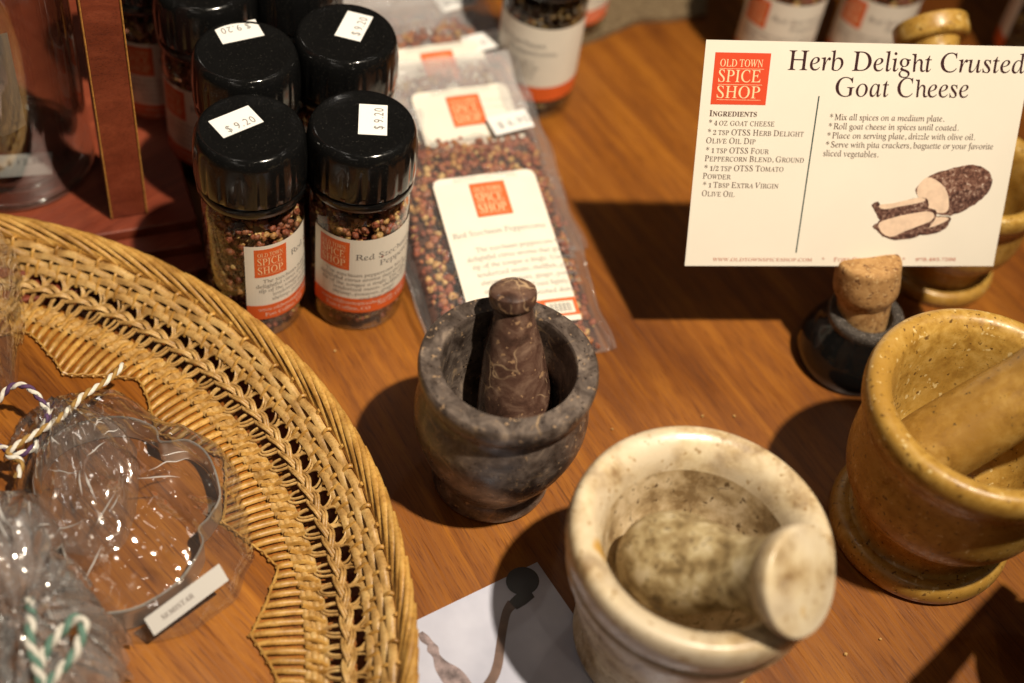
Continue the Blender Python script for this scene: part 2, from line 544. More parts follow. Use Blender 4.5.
def rattan_mat(name, a, b, c):
    t = NT(name)
    g = t.n('ShaderNodeNewGeometry')
    v = t.coord()
    col = t.ramp(t.noise(v, 120, 5, .6), [(.3, a), (.5, b), (.72, c)])
    col = t.mix(.7, col, t.ramp(g.outputs['Random Per Island'], [(0, (.72, .66, .58)), (1, (1.15, 1.12, 1.05))]), 'MULTIPLY')
    col = t.mix(.6, col, t.ramp(t.noise(v, 900, 2), [(.32, (.5, .42, .33)), (.5, (1, 1, 1))]), 'MULTIPLY')
    t.base(col); t.set(Roughness=.42); t.bump(t.noise(v, 800, 3), .25, .0006)
    return t.mat
M_rattan = rattan_mat('golden_rattan', (.31, .15, .03), (.49, .27, .065), (.62, .39, .115))
M_rattan_pale = rattan_mat('pale_rattan', (.28, .155, .048), (.46, .28, .098), (.6, .42, .175))
M_chrome = plain('tinned_steel', (.66, .64, .6), .36, .85, var=.1, scale=80)

# ------------------------------------------------------------------ the surface
mb = MB()
mb.box(-1.6, 1.6, -1.0, 1.8, -.035, 0)
tag(mb.build('tabletop', M_table), kind='structure')

# burlap-like cloth at the back of the table
t = NT('coarse_grey_cloth')
v = t.coord()
t.base(t.ramp(t.noise(v, 260, 6, .75), [(.3, (.06, .04, .018)), (.5, (.15, .1, .05)), (.7, (.27, .2, .11))]))
t.set(Roughness=.9); t.bump(t.noise(v, 320, 4), .9, .002)
M_cloth = t.mat
mb = MB()
fr = [at(520, 62), at(588, 44), at(618, 32), at(640, 23.5), at(670, 22), at(705, 17)]
bk = [p + Vector((-.02, .3, 0)) for p in fr]
n = 10
rows = []
for k in range(n + 1):
    rows.append([a.lerp(b, k / n) for a, b in zip(spline(fr, 5), spline(bk, 5))])
W = len(rows[0])
vs = [Vector((p.x, p.y, .004 + .0012 * noise.noise(p * 60))) for r in rows for p in r] + [Vector((p.x, p.y, .0004)) for p in rows[0]]
fs = [(i * W + j, i * W + j + 1, (i + 1) * W + j + 1, (i + 1) * W + j) for i in range(n) for j in range(W - 1)]
b0 = (n + 1) * W
fs += [(b0 + j, b0 + j + 1, j + 1, j) for j in range(W - 1)]
mb.add(vs, fs)
tag(mb.build('cloth', M_cloth, smooth=50), 'coarse grey brown cloth lying at the far edge of the bare wood', 'cloth')

# ------------------------------------------------------------------ red display crate on the left: stepped board with an upright
CR = R(27.2)
o_cr = at(128.5, 217, .0165)
crate = empty('display_shelf', (o_cr.x, o_cr.y, 0), 'red stained wooden display shelf with a gilt edged upright, behind the wicker tray', 'shelf', rz=CR)
mb = MB()
mb.box(-.32, .034, -.0095, .34, .0005, .0165)
mb.box(-.32, .034, -.0225, -.01, .0005, .0115)
mb.box(-.32, .034, -.036, -.023, .0005, .0065)
mb.build('base_board', M_red_wood, crate, bevel=.0012)
up = MB()
up.box(-.0083, .0095, 0, .024, .0168, .34)
u = up.build('upright', M_red_wood, crate, bevel=.0008)
ed = MB()
for x in (-.0084, .0096):
    ed.tube([(x, -.0002, .018), (x, -.0002, .34)], lambda q: .00045, 6)
ed.build('gilt_edge', M_gilt, u)

# ------------------------------------------------------------------ spice jars
def pepper_pile(mb, spots, rnd, mat=0):
    for p, r in spots:
        q = Matrix.Rotation(rnd.random() * 6.3, 3, Vector((rnd.random() - .5, rnd.random() - .5, rnd.random() - .5)).normalized())
        sq = (1, .75 + .25 * rnd.random(), .65 + .35 * rnd.random())
        opened = rnd.random() < .5
        vs, fs = [], []
        nu, nv = 8, 5
        for j in range(nv + 1):
            a = PI * j / nv
            for i in range(nu):
                b = 2 * PI * i / nu
                rr = r * (.8 + .36 * rnd.random())
                d = Vector((math.sin(a) * math.cos(b), math.sin(a) * math.sin(b), math.cos(a)))
                if opened and j <= 1:
                    d = Vector((d.x * .8, d.y * .8, .15 if j == 0 else .75))
                vs.append(Vector(p) + q @ Vector((d.x * sq[0] * rr, d.y * sq[1] * rr, d.z * sq[2] * rr)))
        for j in range(nv):
            for i in range(nu):
                k = (i + 1) % nu
                fs.append((j * nu + i, (j + 1) * nu + i, (j + 1) * nu + k, j * nu + k))
        mb.add(vs, fs, mat)
        if opened:
            for q_ in range(len(fs) - nu * nv, len(fs) - nu * (nv - 1)):
                mb.m[len(mb.m) - nu * nv + q_] = 2

JR = .0243
def jar_label(a0, a1, z0, z1):
    """wrapped paper label, print and all, as one mesh"""
    mb = MB()
    def fn(lift):
        return lambda x, y: Vector(((JR + .00025 + lift) * math.cos(a0 + x / JR), (JR + .00025 + lift) * math.sin(a0 + x / JR), z0 + y))
    L, Hh = (a1 - a0) * JR, z1 - z0
    quad(mb, 0, fn(0), 0, 0, L, Hh, 60)
    quad(mb, 1, fn(.00006), 0, 0, L, .0104, 60)
    p = fn(.00012)
    logo(mb, 1, 2, fn(.00006), p, .0045, Hh - .0215, .0162, .0192, 8)
    write(mb, 3, p, 'Red Szechuan', 'R', .024, Hh - .0135, size=.0054, xscale=1.1)
    write(mb, 3, p, 'Peppercorns', 'R', .036, Hh - .0192, size=.0054, xscale=1.1)
    y = Hh - .0256
    for s, x in (('The szechuan peppercorn has a', .0085), ('delightful citrus aroma that gives the', .0052), ('tip of the tongue a tingle. Use with', .0065),
                 ('tenderized meats, shellfish or', .0132), ('shrimp, potatoes, ginger', .0128), ('and star anise.', .0265)):
        write(mb, 3, p, s, 'R', x, y, size=.00345)
        y -= .0034
    write(mb, 4, p, 'www.oldtownspiceshop.com', 'R', .006, .0062, size=.0034)
    write(mb, 4, p, 'Fort Collins, CO', 'R', .009, .0022, size=.0034)
    write(mb, 4, p, 'Net wt 1.2 oz', 'R', .036, .004, size=.0034)
    return mb

def make_jar(label, pep, seed):
    rnd = random.Random(seed)
    root = empty('spice_jar', (0, 0, 0), label, 'spice jar', 'spice jars with black grinder caps')
    g = MB()
    g.lathe([(0, .0016), (.017, .001), (.0215, .0004), (.0237, .0018), (JR, .005), (JR, .072), (.0241, .077), (.0222, .083), (.0205, .087), (.02, .092)], 72)
    g.lathe([(0, .005), (.0195, .005), (.0222, .0085), (.0228, .0125)], 48)
    g.build('glass_body', M_glass, root, smooth=40)
    sp = []
    for i in range(1300):
        a, z = rnd.random() * 2 * PI, .0065 + .0735 * rnd.random()
        r = .0185 + .0042 * rnd.random()
        k = .93 if z > .076 else 1
        sp.append(((r * math.cos(a) * k, r * math.sin(a) * k, z), .0014 + .0009 * rnd.random()))
    for i in range(120):
        a, r = rnd.random() * 2 * PI, .019 * math.sqrt(rnd.random())
        sp.append(((r * math.cos(a), r * math.sin(a), .0785 + .003 * rnd.random()), .0018 + .0006 * rnd.random()))
    p = MB()
    pepper_pile(p, sp, rnd)
    p.lathe([(0, .006), (.0187, .006), (.0187, .077), (0, .077)], 32, 1)
    tag(p.build('peppercorns', [pep, M_core, M_husk], root, smooth=60), kind='stuff')
    jar_label(0, R(225), .0157, .068).build('label', [M_paper, M_orange, M_cream_ink, M_grey_ink, M_paper], root)
    # insert under the cap, then the faceted grinder cap
    s = MB()
    s.lathe([(0, .0822), (.0165, .0822), (.0185, .084), (.019, .097), (0, .097)], 48)
    s.build('grinder_insert', M_black, root, smooth=40)
    c = MB()
    def flute(a, z):
        k = max(0, min(1, (.1145 - z) / .005)) * max(0, min(1, (z - .0925) / .002))
        return 1 - .022 * k * (abs(math.cos(a * 9)) ** 10)
    prof = [(.0215, .0868), (.0252, .0868), (.0258, .0876), (.0258, .0918), (.0252, .0926), (.0262, .0936), (.0265, .097), (.0264, .108), (.0256, .1145),
            (.025, .1172), (.0241, .1192), (.0232, .1203), (.0222, .1208), (.0212, .1208), (.0205, .1204), (.0105, .1204), (0, .1204)]
    c.lathe(prof, 180, 0, flute)
    c.lathe([(.0215, .0868), (.0215, .112), (0, .112)], 64)
    c.build('grinder_cap', M_black, root, smooth=38)
    return root

def sticker(root, x, y, ang, capz=.12045):
    """price sticker on the cap of a jar, in the jar's own axes"""
    cap = next(o for o in bpy.data.objects if o.parent == root and o.name.startswith('grinder_cap'))
    Rm = Matrix.Translation((x, y, capz)) @ Matrix.Rotation(ang, 4, 'Z')
    m = MB()
    m.box(-.0105, .0105, -.0066, .0066, 0, .00018, 0, Rm)
    write(m, 1, lambda a, b: Rm @ Vector((a, b, .00026)), '$ 9.20', 'S', -.0068, -.0048, size=.0064, gap=.1, xscale=.8)
    m.build('price_sticker', [M_white_paper, M_grey_ink], cap)

jars = [  # cap centre in the photo, label start angle (degrees), label
    ('A', at(249.5, 127, .1208), -86, 'glass pepper jar nearest the wicker rim, price sticker slanting up to the right', (236, 121.5), (42, -17)),
    ('B', at(362.8, 122.3, .1208), -138, 'glass pepper jar beside the plastic pouches, its price sticker turned upright', (373, 119.5), (1, -33)),
    ('C', at(245, 50, .1208), -120, 'glass jar with upside down price sticker, directly behind the jar nearest the wicker rim', (239, 31.5), (-43, 9)),
    ('D', at(346, 32, .1208), -80, 'glass jar touching the plastic pouches, second from the front, sticker steeply tilted', (354, 26), (14, -26)),
    ('E', at(203, -20, .1208), -155, 'dark pepper jar in shadow, third one back, nearest the red upright', None, 0),
    ('F', at(292, -38, .1208), -60, 'pepper jar at the back of the huddle, only its black cap showing', None, 0),
    ('G', None, -120, 'shaded jar half hidden behind the gilt edged red upright', None, 0),
    ('J', at(531, 95), -215, 'jar of yellowish dark peppercorns standing right beside the pouches', None, 0),
    ('O', at(566, 22), -110, 'jar beside the grey cloth, mostly hidden behind the jar of yellowish peppercorns', None, 0),
    ('K', at(763, 70), -165, 'left one of the two blurred jars above the recipe card', None, 0),
    ('N', at(853, 70), -165, 'jar between the other blurred jar and the ochre pestle knob', None, 0),
    ('L', at(1022, 66), -20, 'dark jar behind the recipe card, right of the ochre pestle knob', None, 0),
]
base_jar = make_jar(jars[0][3], M_pepper, 3)
dark_jar = None
for i, (k, p, a0, lab, st, sa) in enumerate(jars):
    if i == 0:
        j = base_jar
    elif k == 'J':
        j = dark_jar = make_jar(lab, M_pepper_dark, 5)
    elif k in 'OL':
        j = copy_tree(dark_jar)
    else:
        j = copy_tree(base_jar)
    j['label'] = lab
    if p is None:
        p = at(160, 112)
    j.location = (p.x, p.y, 0)
    j.rotation_euler = (0, 0, R(a0))
for (k, p, a0, lab, st, sa), j in zip(jars, [o for o in bpy.data.objects if o.name.startswith('spice_jar')]):
    pass
for k, p, a0, lab, st, sa in jars:
    if st:
        j = next(o for o in bpy.data.objects if o.get('label') == lab)
        q = at(*st, .1206)
        d = Matrix.Rotation(-R(a0), 3, 'Z') @ Vector((q.x - p.x, q.y - p.y, 0))
        e = at(st[0] + sa[0], st[1] + sa[1], .1206) - q
        sticker(j, d.x, d.y, math.atan2(e.y, e.x) - R(a0))

# ------------------------------------------------------------------ pouches of peppercorns, shingled
BW, BL, BT, BTILT, BYAW = .089, .2, .0145, R(12.5), R(24.5)
def make_pouch(label, seed):
    rnd = random.Random(seed)
    root = empty('spice_pouch', (0, 0, 0), label, 'pouch', 'plastic pouches of peppercorns')
    body = bpy.data.objects.new('pouch_film', None)
    def thick(u, v):
        # u -1..1 across, v 0..1 up the pouch
        e = max(0.0, 1 - abs(u) ** 3.5)
        lo = min(1, v / .06)
        hi = max(0.0, min(1.0, (.76 - v) / .2))
        return .0006 + BT * e ** .6 * math.sin(min(1, lo) * PI / 2) * (hi * hi * (3 - 2 * hi))
    m = MB()
    def edge(v):
        return BW / 2 * (1 + .018 * math.sin(v * 17 + seed) + .012 * math.sin(v * 41))
    def top(uu, vv):
        u = uu * 2 - 1
        x, y = u * edge(vv), vv * BL
        wr = .0016 * noise.noise(Vector((x * 70, y * 40, seed))) * (1 if vv < .7 else 2.2)
        return Vector((x, y, thick(u, vv) * 1.12 + .0006 + wr * (1 - abs(u) ** 6)))
    m.grid(top, 34, 60)
    m.grid(lambda uu, vv: Vector(((uu * 2 - 1) * edge(vv), vv * BL, .0003)), 6, 12)
    # sealed borders: thicker welded strips down both sides, and the zip track
    for sd in (-1, 1):
        m.grid(lambda uu, vv: Vector((sd * (edge(vv) + .0035 * uu), vv * BL, .0011 + .0012 * math.sin(vv * 23 + sd) * uu)), 2, 50)
        m.tube([(sd * (edge(q / 40) + .0036), q / 40 * BL, .0022 + .0012 * math.sin(q * .57 + sd)) for q in range(41)], .0009, 6)
    for yy in (.8, .825):
        m.tube([(x * BW / 2 * .98, yy * BL, .0024 + .0006 * math.sin(x * 5)) for x in [q / 10 - 1 for q in range(21)]], .0008, 6)
    for q in range(34 * 60):
        if q % 60 >= 45:
            m.m[q] = 1
    m.build('film', [M_film, M_film_top], root, smooth=60)
    bpy.data.objects.remove(body)
    sp = []
    for i in range(1150):
        u, v = rnd.uniform(-.95, .95), rnd.uniform(.012, .72)
        z = thick(u, v) * rnd.uniform(.72, .9)
        if z < .0025:
            continue
        sp.append(((u * BW / 2 * .96, v * BL, z), .0015 + .0014 * rnd.random()))
    p = MB()
    pepper_pile(p, sp, rnd)
    p.grid(lambda uu, vv: Vector(((uu * 2 - 1) * BW / 2 * .94, (.01 + .7 * vv) * BL, max(.0012, thick((uu * 2 - 1), .01 + .7 * vv) * .62))), 20, 24, 1)
    tag(p.build('peppercorns', [M_pepper_red, M_core, M_husk], root, smooth=60), kind='stuff')
    # paper label card on the front of the pouch
    l = MB()
    LW, LH, LY = .057, .094, .013
    def fn(lift):
        def g(x, y):
            u, v = (x - LW / 2 + .0025) / (BW / 2), (y + LY) / BL
            return Vector((x - LW / 2 + .0025, y + LY, BT * 1.22 * (1 - .22 * abs(u) ** 2) * (1 if v < .55 else 1 - .55 * ((v - .55) / .2) ** 2) + .0009 + lift))
        return g
    def shape(x, y):
        # rounded top corners
        return x, y
    quad(l, 0, fn(0), 0, 0, LW, LH - .004, 12, 20)
    pts = [(.004, LH), (LW - .004, LH), (LW, LH - .004), (0, LH - .004)]
    l.add([fn(0)(*q) for q in ((0, LH - .004), (LW, LH - .004), (LW - .0012, LH - .0012), (LW - .004, LH), (.004, LH), (.0012, LH - .0012))], [(0, 1, 2, 3, 4, 5)], 0)
    quad(l, 1, fn(.00008), 0, .003, LW, .0135, 12, 2)
    quad(l, 0, fn(.00016), LW - .017, .0045, LW - .002, .0115, 3, 1)
    for i in range(17):
        quad(l, 3, fn(.00024), LW - .0158 + i * .00075, .0055, LW - .0158 + i * .00075 + .00018 * (1 + i * 7 % 3), .0105)
    logo(l, 1, 2, fn(.00008), fn(.00016), LW / 2 - .0098, LH - .027, .0196, .0212, 12)
    pr = fn(.00016)
    write(l, 3, pr, 'Red Szechuan Peppercorns', 'R', .003, LH - .0375, width=LW - .006)
    y = LH - .0475
    for s, x in (('The szechuan peppercorn has a', .011), ('delightful citrus aroma that gives the', .006), ('tip of the tongue a tingle. Use with', .0075),
                 ('tenderized meats, shellfish, pork', .0085), ('shrimp, potatoes, ginger, poultry', .009), ('and star anise. Toast lightly and', .0095), ('grind over a finished dish.', .013)):
        write(l, 3, pr, s, 'R', x * 1.15, y, size=.0041)
        y -= .0049
    l.build('label', [M_paper, M_orange, M_cream_ink, M_grey_ink], root, smooth=60)
    s = MB()
    Rm = Matrix.Translation((.030, .725 * BL, .0078)) @ Matrix.Rotation(R(8), 4, 'Z') @ Matrix.Rotation(R(-9), 4, 'X')
    s.box(-.0118, .0118, -.0072, .0072, 0, .0002, 0, Rm)
    write(s, 1, lambda a, b: Rm @ Vector((a, b, .0003)), '$ 6.95', 'S', -.008, -.003, size=.007, gap=.05)
    s.build('price_sticker', [M_white_paper, M_grey_ink], root)
    return root
br = at(606, 353)
ux = Vector((math.cos(BYAW), math.sin(BYAW), 0)); uy = Vector((-math.sin(BYAW), math.cos(BYAW), 0))
b0p = br - ux * (BW / 2)
pouch = make_pouch('front peppercorn pouch, label fully visible, lying closest to the dark mortar', 2)
labs = ['front peppercorn pouch, label fully visible, lying closest to the dark mortar',
        'middle peppercorn pouch, its label showing through the clear top of the front pouch',
        'rearmost peppercorn pouch beneath the middle one, label veiled by clear film']
d1 = at(425, 102, .04) - at(443, 190, .04)
d2 = at(404, 58, .04) - at(425, 102, .04)
POFF = (Vector(), d1, d1 + d2)
for i in range(3):
    o = pouch if i == 0 else copy_tree(pouch)
    o['label'] = labs[i]
    p = b0p + POFF[i]
    o.location = (p.x, p.y, .0008 + .0004 * i)
    o.rotation_euler = (BTILT, 0, BYAW + R(1.5 * i))
    o.rotation_mode = 'XYZ'

# ------------------------------------------------------------------ mortars and pestles
def smooth_prof(pts, n=5):
    return [(max(0, q.x), q.y) for q in spline([Vector((a, b, 0)) for a, b in pts], n)]
def axis_matrix(a, b):
    """local Z from point a to point b"""
    a, b = Vector(a), Vector(b)
    return Matrix.Translation(a) @ (b - a).to_track_quat('Z', 'Y').to_matrix().to_4x4()

# dark mortar
DX, DY = .0005, -.0861
mort = empty('mortar', (DX, DY, 0), 'dark brown veined stone mortar beside the wicker tray', 'mortar', 'stone mortars')
mb = MB()
outer = smooth_prof([(0, .0005), (.02, .0005), (.0268, .001), (.0282, .004), (.0276, .0095), (.0268, .013), (.0295, .0185), (.0345, .0295), (.0385, .043), (.0395, .053), (.0385, .062), (.0368, .069), (.0366, .0725)], 4)
rim = [(.0372, .0745), (.0388, .0765), (.0394, .079), (.0397, .0825), (.0394, .085), (.0385, .0861), (.0302, .0863)]
inner = smooth_prof([(.0296, .0852), (.0291, .081), (.0282, .068), (.026, .05), (.0205, .036), (.0105, .03), (0, .029)], 4)
mb.lathe(outer + rim + inner, 96, 0)
mb.build('bowl', M_dark_stone, mort, smooth=35)
A, B = at(515, 412, .041), at(513, 301, .099)
pes = empty('pestle', A, 'dark rust brown pestle with a small knob, standing in the dark mortar', 'pestle', 'stone pestles')
Mx = axis_matrix((0, 0, 0), B - A)
Lp = (B - A).length
mb = MB()
mb.lathe(smooth_prof([(0, -.013), (.012, -.0125), (.0172, -.01), (.0182, -.005)], 4) + [(.0177, .002), (.0164, .014), (.0134, .035), (.0098, Lp - .01), (.0088, Lp - .004), (.0085, Lp - .0018)]
         + smooth_prof([(.0085, Lp - .0018), (.0098, Lp - .001), (.0104, Lp + .0005), (.0106, Lp + .0035), (.0103, Lp + .0056)], 3) + [(.0082, Lp + .0072), (.0045, Lp + .008), (0, Lp + .0082)], 56, 0, None, Mx)
for i, f in enumerate(mb.f):
    if all((Mx.inverted() @ mb.v[q]).z < .0025 for q in f):
        mb.m[i] = 1
mb.build('pestle_body', [M_dark_pestle, M_grey_worn], pes, smooth=35)

# cream mortar
WX, WY = .0884, -.1571
mort2 = empty('mortar', (WX, WY, 0), 'cream white stone mortar with stained bowl, at the front', 'mortar', 'stone mortars')
mb = MB()
outer = smooth_prof([(0, .0005), (.033, .0005), (.0395, .002), (.041, .007), (.039, .012), (.04, .02), (.0448, .037), (.0482, .053), (.0496, .06)], 4)
band = [(.05, .0615), (.0518, .062), (.0524, .064), (.052, .0665), (.0502, .0675), (.0496, .0686)]
rim = smooth_prof([(.0496, .069), (.0522, .07), (.054, .0748), (.0546, .0812), (.0535, .0868), (.051, .0889), (.0476, .0884), (.0438, .086), (.0408, .0815), (.0388, .0755)], 5)
inner = smooth_prof([(.0388, .0755), (.0372, .068), (.0343, .056), (.029, .0455), (.0205, .0375), (.0095, .0335), (0, .033)], 4)
mb.lathe(outer + band + rim, 110, 0)
mb.lathe([rim[-1]] + inner, 110, 1)
mb.build('bowl', [M_white_stone, M_white_inner], mort2, smooth=40)
A, B = at(671, 562, .066), at(803, 582, .108)
pes2 = empty('pestle', A, 'mottled cream pestle with a flat disc end, lying in the white mortar', 'pestle', 'stone pestles')
Mx = axis_matrix((0, 0, 0), B - A)
Lp = (B - A).length
mb = MB()
mb.lathe(smooth_prof([(0, -.0225), (.0085, -.021), (.0155, -.016), (.02, -.007), (.0212, .003), (.0195, .014), (.0163, .026), (.0146, .036), (.0152, Lp - .02), (.0178, Lp - .011)], 4), 64, 0, None, Mx)
mb.lathe(smooth_prof([(.0178, Lp - .011), (.0205, Lp - .0065), (.0216, Lp - .002), (.0211, Lp - .0004), (.02, Lp)], 3) + [(.0, Lp + .0006)], 64, 1, None, Mx)
mb.build('pestle_body', [M_white_pestle, M_white_stone], pes2, smooth=35)

# ochre mortars (one model, the rear one smaller)
def goblet(name_label, x, y, sc):
    root = empty('mortar', (x, y, 0), name_label, 'mortar', 'stone mortars')
    mb = MB()
    outer = smooth_prof([(0, .0005), (.037, .0005), (.0422, .0014), (.0436, .0045), (.0434, .009), (.0418, .0119), (.039, .0131), (.0362, .0126)], 4)
    waist = smooth_prof([(.0362, .0126), (.0345, .0148), (.0345, .0205), (.0375, .0285), (.0425, .0352), (.0446, .0385), (.045, .0402), (.0468, .0432), (.0484, .051), (.0488, .062), (.0488, .073), (.0494, .08)], 4)
    rim = smooth_prof([(.0494, .08), (.0512, .0845), (.0538, .0895), (.0547, .0955), (.0537, .1005), (.0507, .1026), (.0466, .1018), (.043, .098)], 4)
    inner = smooth_prof([(.043, .098), (.0409, .092), (.0388, .082), (.036, .066), (.03, .05), (.0185, .04), (0, .037)], 4)
    P = [(r * sc, z * sc) for r, z in outer + waist[1:] + rim[1:] + inner[1:]]
    mb.lathe(P, 110)
    mb.build('bowl', M_ochre, root, smooth=50)
    return root
OX, OY = .2083, -.0739
goblet('glossy ochre stone mortar in front of the cork stopper, largest yellow one', OX, OY, 1.0)
A, B = at(925, 452, .066), at(1070, 366, .115)
pes3 = empty('pestle', A, 'plain ochre pestle resting in the large yellow mortar', 'pestle', 'stone pestles')
Mx = axis_matrix((0, 0, 0), B - A)
Lp = (B - A).length
mb = MB()
mb.lathe(smooth_prof([(0, -.012), (.008, -.0115), (.0145, -.0085), (.0172, -.002), (.0178, .01), (.0172, .04), (.0165, Lp - .02), (.0172, Lp - .01), (.0195, Lp), (.0185, Lp + .006), (.012, Lp + .009), (0, Lp + .01)], 4), 56, 0, None, Mx)
mb.build('pestle_body', M_ochre_pestle, pes3, smooth=40)

RX, RY, RS = .2295, .1091, .75
goblet('smaller ochre stone mortar standing behind the recipe card', RX, RY, RS)
A, B = Vector((RX - .004, RY + .002, .06)), at(930, 26, .107)
pes4 = empty('pestle', A, 'ochre pestle with a wide flat knob, upright behind the recipe card', 'pestle', 'stone pestles')
Mx = axis_matrix((0, 0, 0), B - A)
Lp = (B - A).length
mb = MB()
mb.lathe(smooth_prof([(0, -.014), (.012, -.012), (.0165, -.004), (.016, .01), (.0125, .04), (.0125, Lp - .02), (.014, Lp - .0105)], 4)
         + smooth_prof([(.014, Lp - .0105), (.0185, Lp - .0095), (.0202, Lp - .007), (.0204, Lp - .001), (.0195, Lp + .0018), (.014, Lp + .0025), (0, Lp + .0025)], 3), 56, 0, None, Mx)
mb.build('pestle_body', M_ochre, pes4, smooth=35)

# a further mortar just outside the frame, whose shadow falls into the picture
def lifted(x, y, z):
    q = at(x, y)
    return q + (KEY - q) * (z / KEY.z)
A, B = lifted(920, 694, .1), lifted(1011, 590, .11)
FX, FY = A.x + .062, A.y + .02
far = empty('mortar', (FX, FY, 0), 'mortar beyond the right edge, known by its shadow on the wood', 'mortar', 'stone mortars')
o = bpy.data.objects['bowl'].copy(); COL.objects.link(o); o.parent = far
pes5 = empty('pestle', A, 'pestle beyond the right edge, known by its slanting shadow', 'pestle', 'stone pestles')
Mx = axis_matrix((0, 0, 0), B - A)
Lp = (B - A).length
mb = MB()
mb.lathe([(0, -.002), (.006, -.0015), (.0068, .002), (.006, .02), (.0052, Lp - .004), (.0046, Lp), (0, Lp + .0005)], 40, 0, None, Mx)
mb.build('pestle_body', M_dark_pestle, pes5, smooth=35)

# ------------------------------------------------------------------ black stone bottle with a cork, and the recipe card slotted into the cork
KX, KY = .1775, .029
bot = empty('card_holder', (KX, KY, 0), 'small glossy black stone bottle holding a cork stopper', 'bottle')
mb = MB()
mb.lathe(smooth_prof([(0, .0004), (.021, .0004), (.0262, .0008), (.0276, .0035), (.0286, .0095), (.0274, .0165), (.0244, .0235), (.0212, .0288), (.0196, .0318)], 5), 80, 0)
mb.lathe([(.0196, .0318), (.02, .0345), (.0197, .036), (.019, .0368), (.0148, .0372), (.0138, .0364), (.013, .029), (0, .028)], 80, 1)
mb.build('stone_body', [M_black_stone, M_black_lip], bot, smooth=40)
CKB, CKT = Vector((KX - .0005, KY, .0275)), Vector((.1695, .0362, .068))
cork = empty('cork_stopper', CKB, 'light brown cork stopper with a slit top gripping the recipe card', 'cork')
Mx = axis_matrix((0, 0, 0), CKT - CKB)
Lc = (CKT - CKB).length
mb = MB()
def wob(a, z):
    return 1 + .022 * noise.noise(Vector((math.cos(a) * 2, math.sin(a) * 2, z * 90))) + .012 * noise.noise(Vector((math.cos(a) * 9, math.sin(a) * 9, z * 300)))
mb.lathe([(0, 0), (.0128, 0), (.0132, .003), (.0134, .012), (.0136, .0165)] + smooth_prof([(.0136, .0165), (.015, .0195), (.0164, .0235), (.0166, .0285), (.0163, Lc - .006), (.0161, Lc - .0025), (.0154, Lc - .0008)], 4)
         + [(.014, Lc), (.008, Lc + .0003), (.004, Lc + .0001), (0, Lc)], 72, 0, wob, Mx)
mb.build('cork_body', M_cork, cork, smooth=50)
# cracked crust line near the top edge
mb = MB()
crk = [(-2.75, Lc - .0018), (-2.35, Lc - .0035), (-2.0, Lc - .005), (-1.75, Lc - .0062), (-1.55, Lc - .0052), (-1.25, Lc - .0055), (-.9, Lc - .0032), (-.6, Lc - .0018)]
mb.tube([Mx @ Vector((.0162 * math.cos(a), .0162 * math.sin(a), z)) for a, z in crk], lambda q: .00055 * math.sin(PI * min(1, max(0.05, q))) + .0001, 5)
mb.build('crack', plain('cork_crack', (.1, .045, .015), .9), cork)

cy, ct, crl, CW, CH = .2048, .4791, .0219, .1604, .1109
CCt = Vector((.1496, .0562, .1128))
X_ = Vector((math.cos(cy), math.sin(cy), 0)); N_ = Vector((-math.sin(cy), math.cos(cy), 0))
U_ = Vector((0, 0, 1)) * math.cos(ct) + N_ * math.sin(ct)
CX = X_ * math.cos(crl) + U_ * math.sin(crl)
CY = U_ * math.cos(crl) - X_ * math.sin(crl)
CN = CX.cross(CY)                      # towards the reader
CM = Matrix((CX, CY, CN)).transposed().to_4x4()
CM.translation = CCt
card = tag(bpy.data.objects.new('recipe_card', None), 'cream recipe card with red square logo and goat cheese picture, held upright in the cork', 'recipe card')
COL.objects.link(card)
card.location = CCt
def cuv(x, y):
    d = ray(x, y)
    t = (CCt - CAMLOC).dot(CN) / d.dot(CN)
    q = CAMLOC + d * t - CCt
    return q.dot(CX), q.dot(CY)
Rc = CM.to_3x3()
def cfn(lift):
    return lambda x, y: Rc @ Vector((x, y, lift))
mb = MB()
def bend(x, y, z):
    return Rc @ Vector((x, y, z))
mb.box(-CW / 2, CW / 2, -CH / 2, CH / 2, -.0003, 0, 0, Rc.to_4x4())
logo_c = [cuv(714.8, 52.7), cuv(770.7, 52.7), cuv(767, 105), cuv(711, 104.3)]
lx0, ly0 = (logo_c[0][0] + logo_c[3][0]) / 2, (logo_c[2][1] + logo_c[3][1]) / 2
logo(mb, 1, 2, cfn(.00012), cfn(.0002), lx0, ly0, logo_c[1][0] - logo_c[0][0], (logo_c[0][1] + logo_c[1][1]) / 2 - ly0)
def line(mat, txt, st, p, q, capsize=None, **kw):
    a, b = cuv(*p), cuv(*q)
    write(mb, mat, cfn(.00016), txt, st, a[0], a[1], size=capsize, width=b[0] - a[0], slope=(b[1] - a[1]) / (b[0] - a[0]), **kw)
line(3, 'Herb Delight Crusted', 'R', (789, 69.7), (1026.5, 73.2), .0132)
line(3, 'Goat Cheese', 'R', (835.5, 96.2), (970.5, 97.6), .0132)
L = .0041
line(4, 'Ingredients', 'B', (709, 116), (757, 116.7), .0043, smallcaps=True)
for s, p, q in (('* 4 oz goat cheese', (708.5, 125.2), (775, 126.3)), ('* 2 tsp OTSS Herb Delight', (707.4, 134.5), (804, 136.5)), ('Olive Oil Dip', (706.3, 143), (756, 144)),
                ('* 1 tsp OTSS Four', (705.6, 152.6), (769, 154)), ('Peppercorn Blend, Ground', (705, 161), (804.4, 162.5)), ('* 1/2 tsp OTSS Tomato', (704, 170.5), (784, 171.6)),
                ('Powder', (703, 178.5), (731, 179.3)), ('* 1 Tbsp Extra Virgin', (702.7, 187.3), (778.8, 188.4)), ('Olive Oil', (702, 195.8), (735, 196.8))):
    line(4, s, 'R', p, q, L, smallcaps=True)
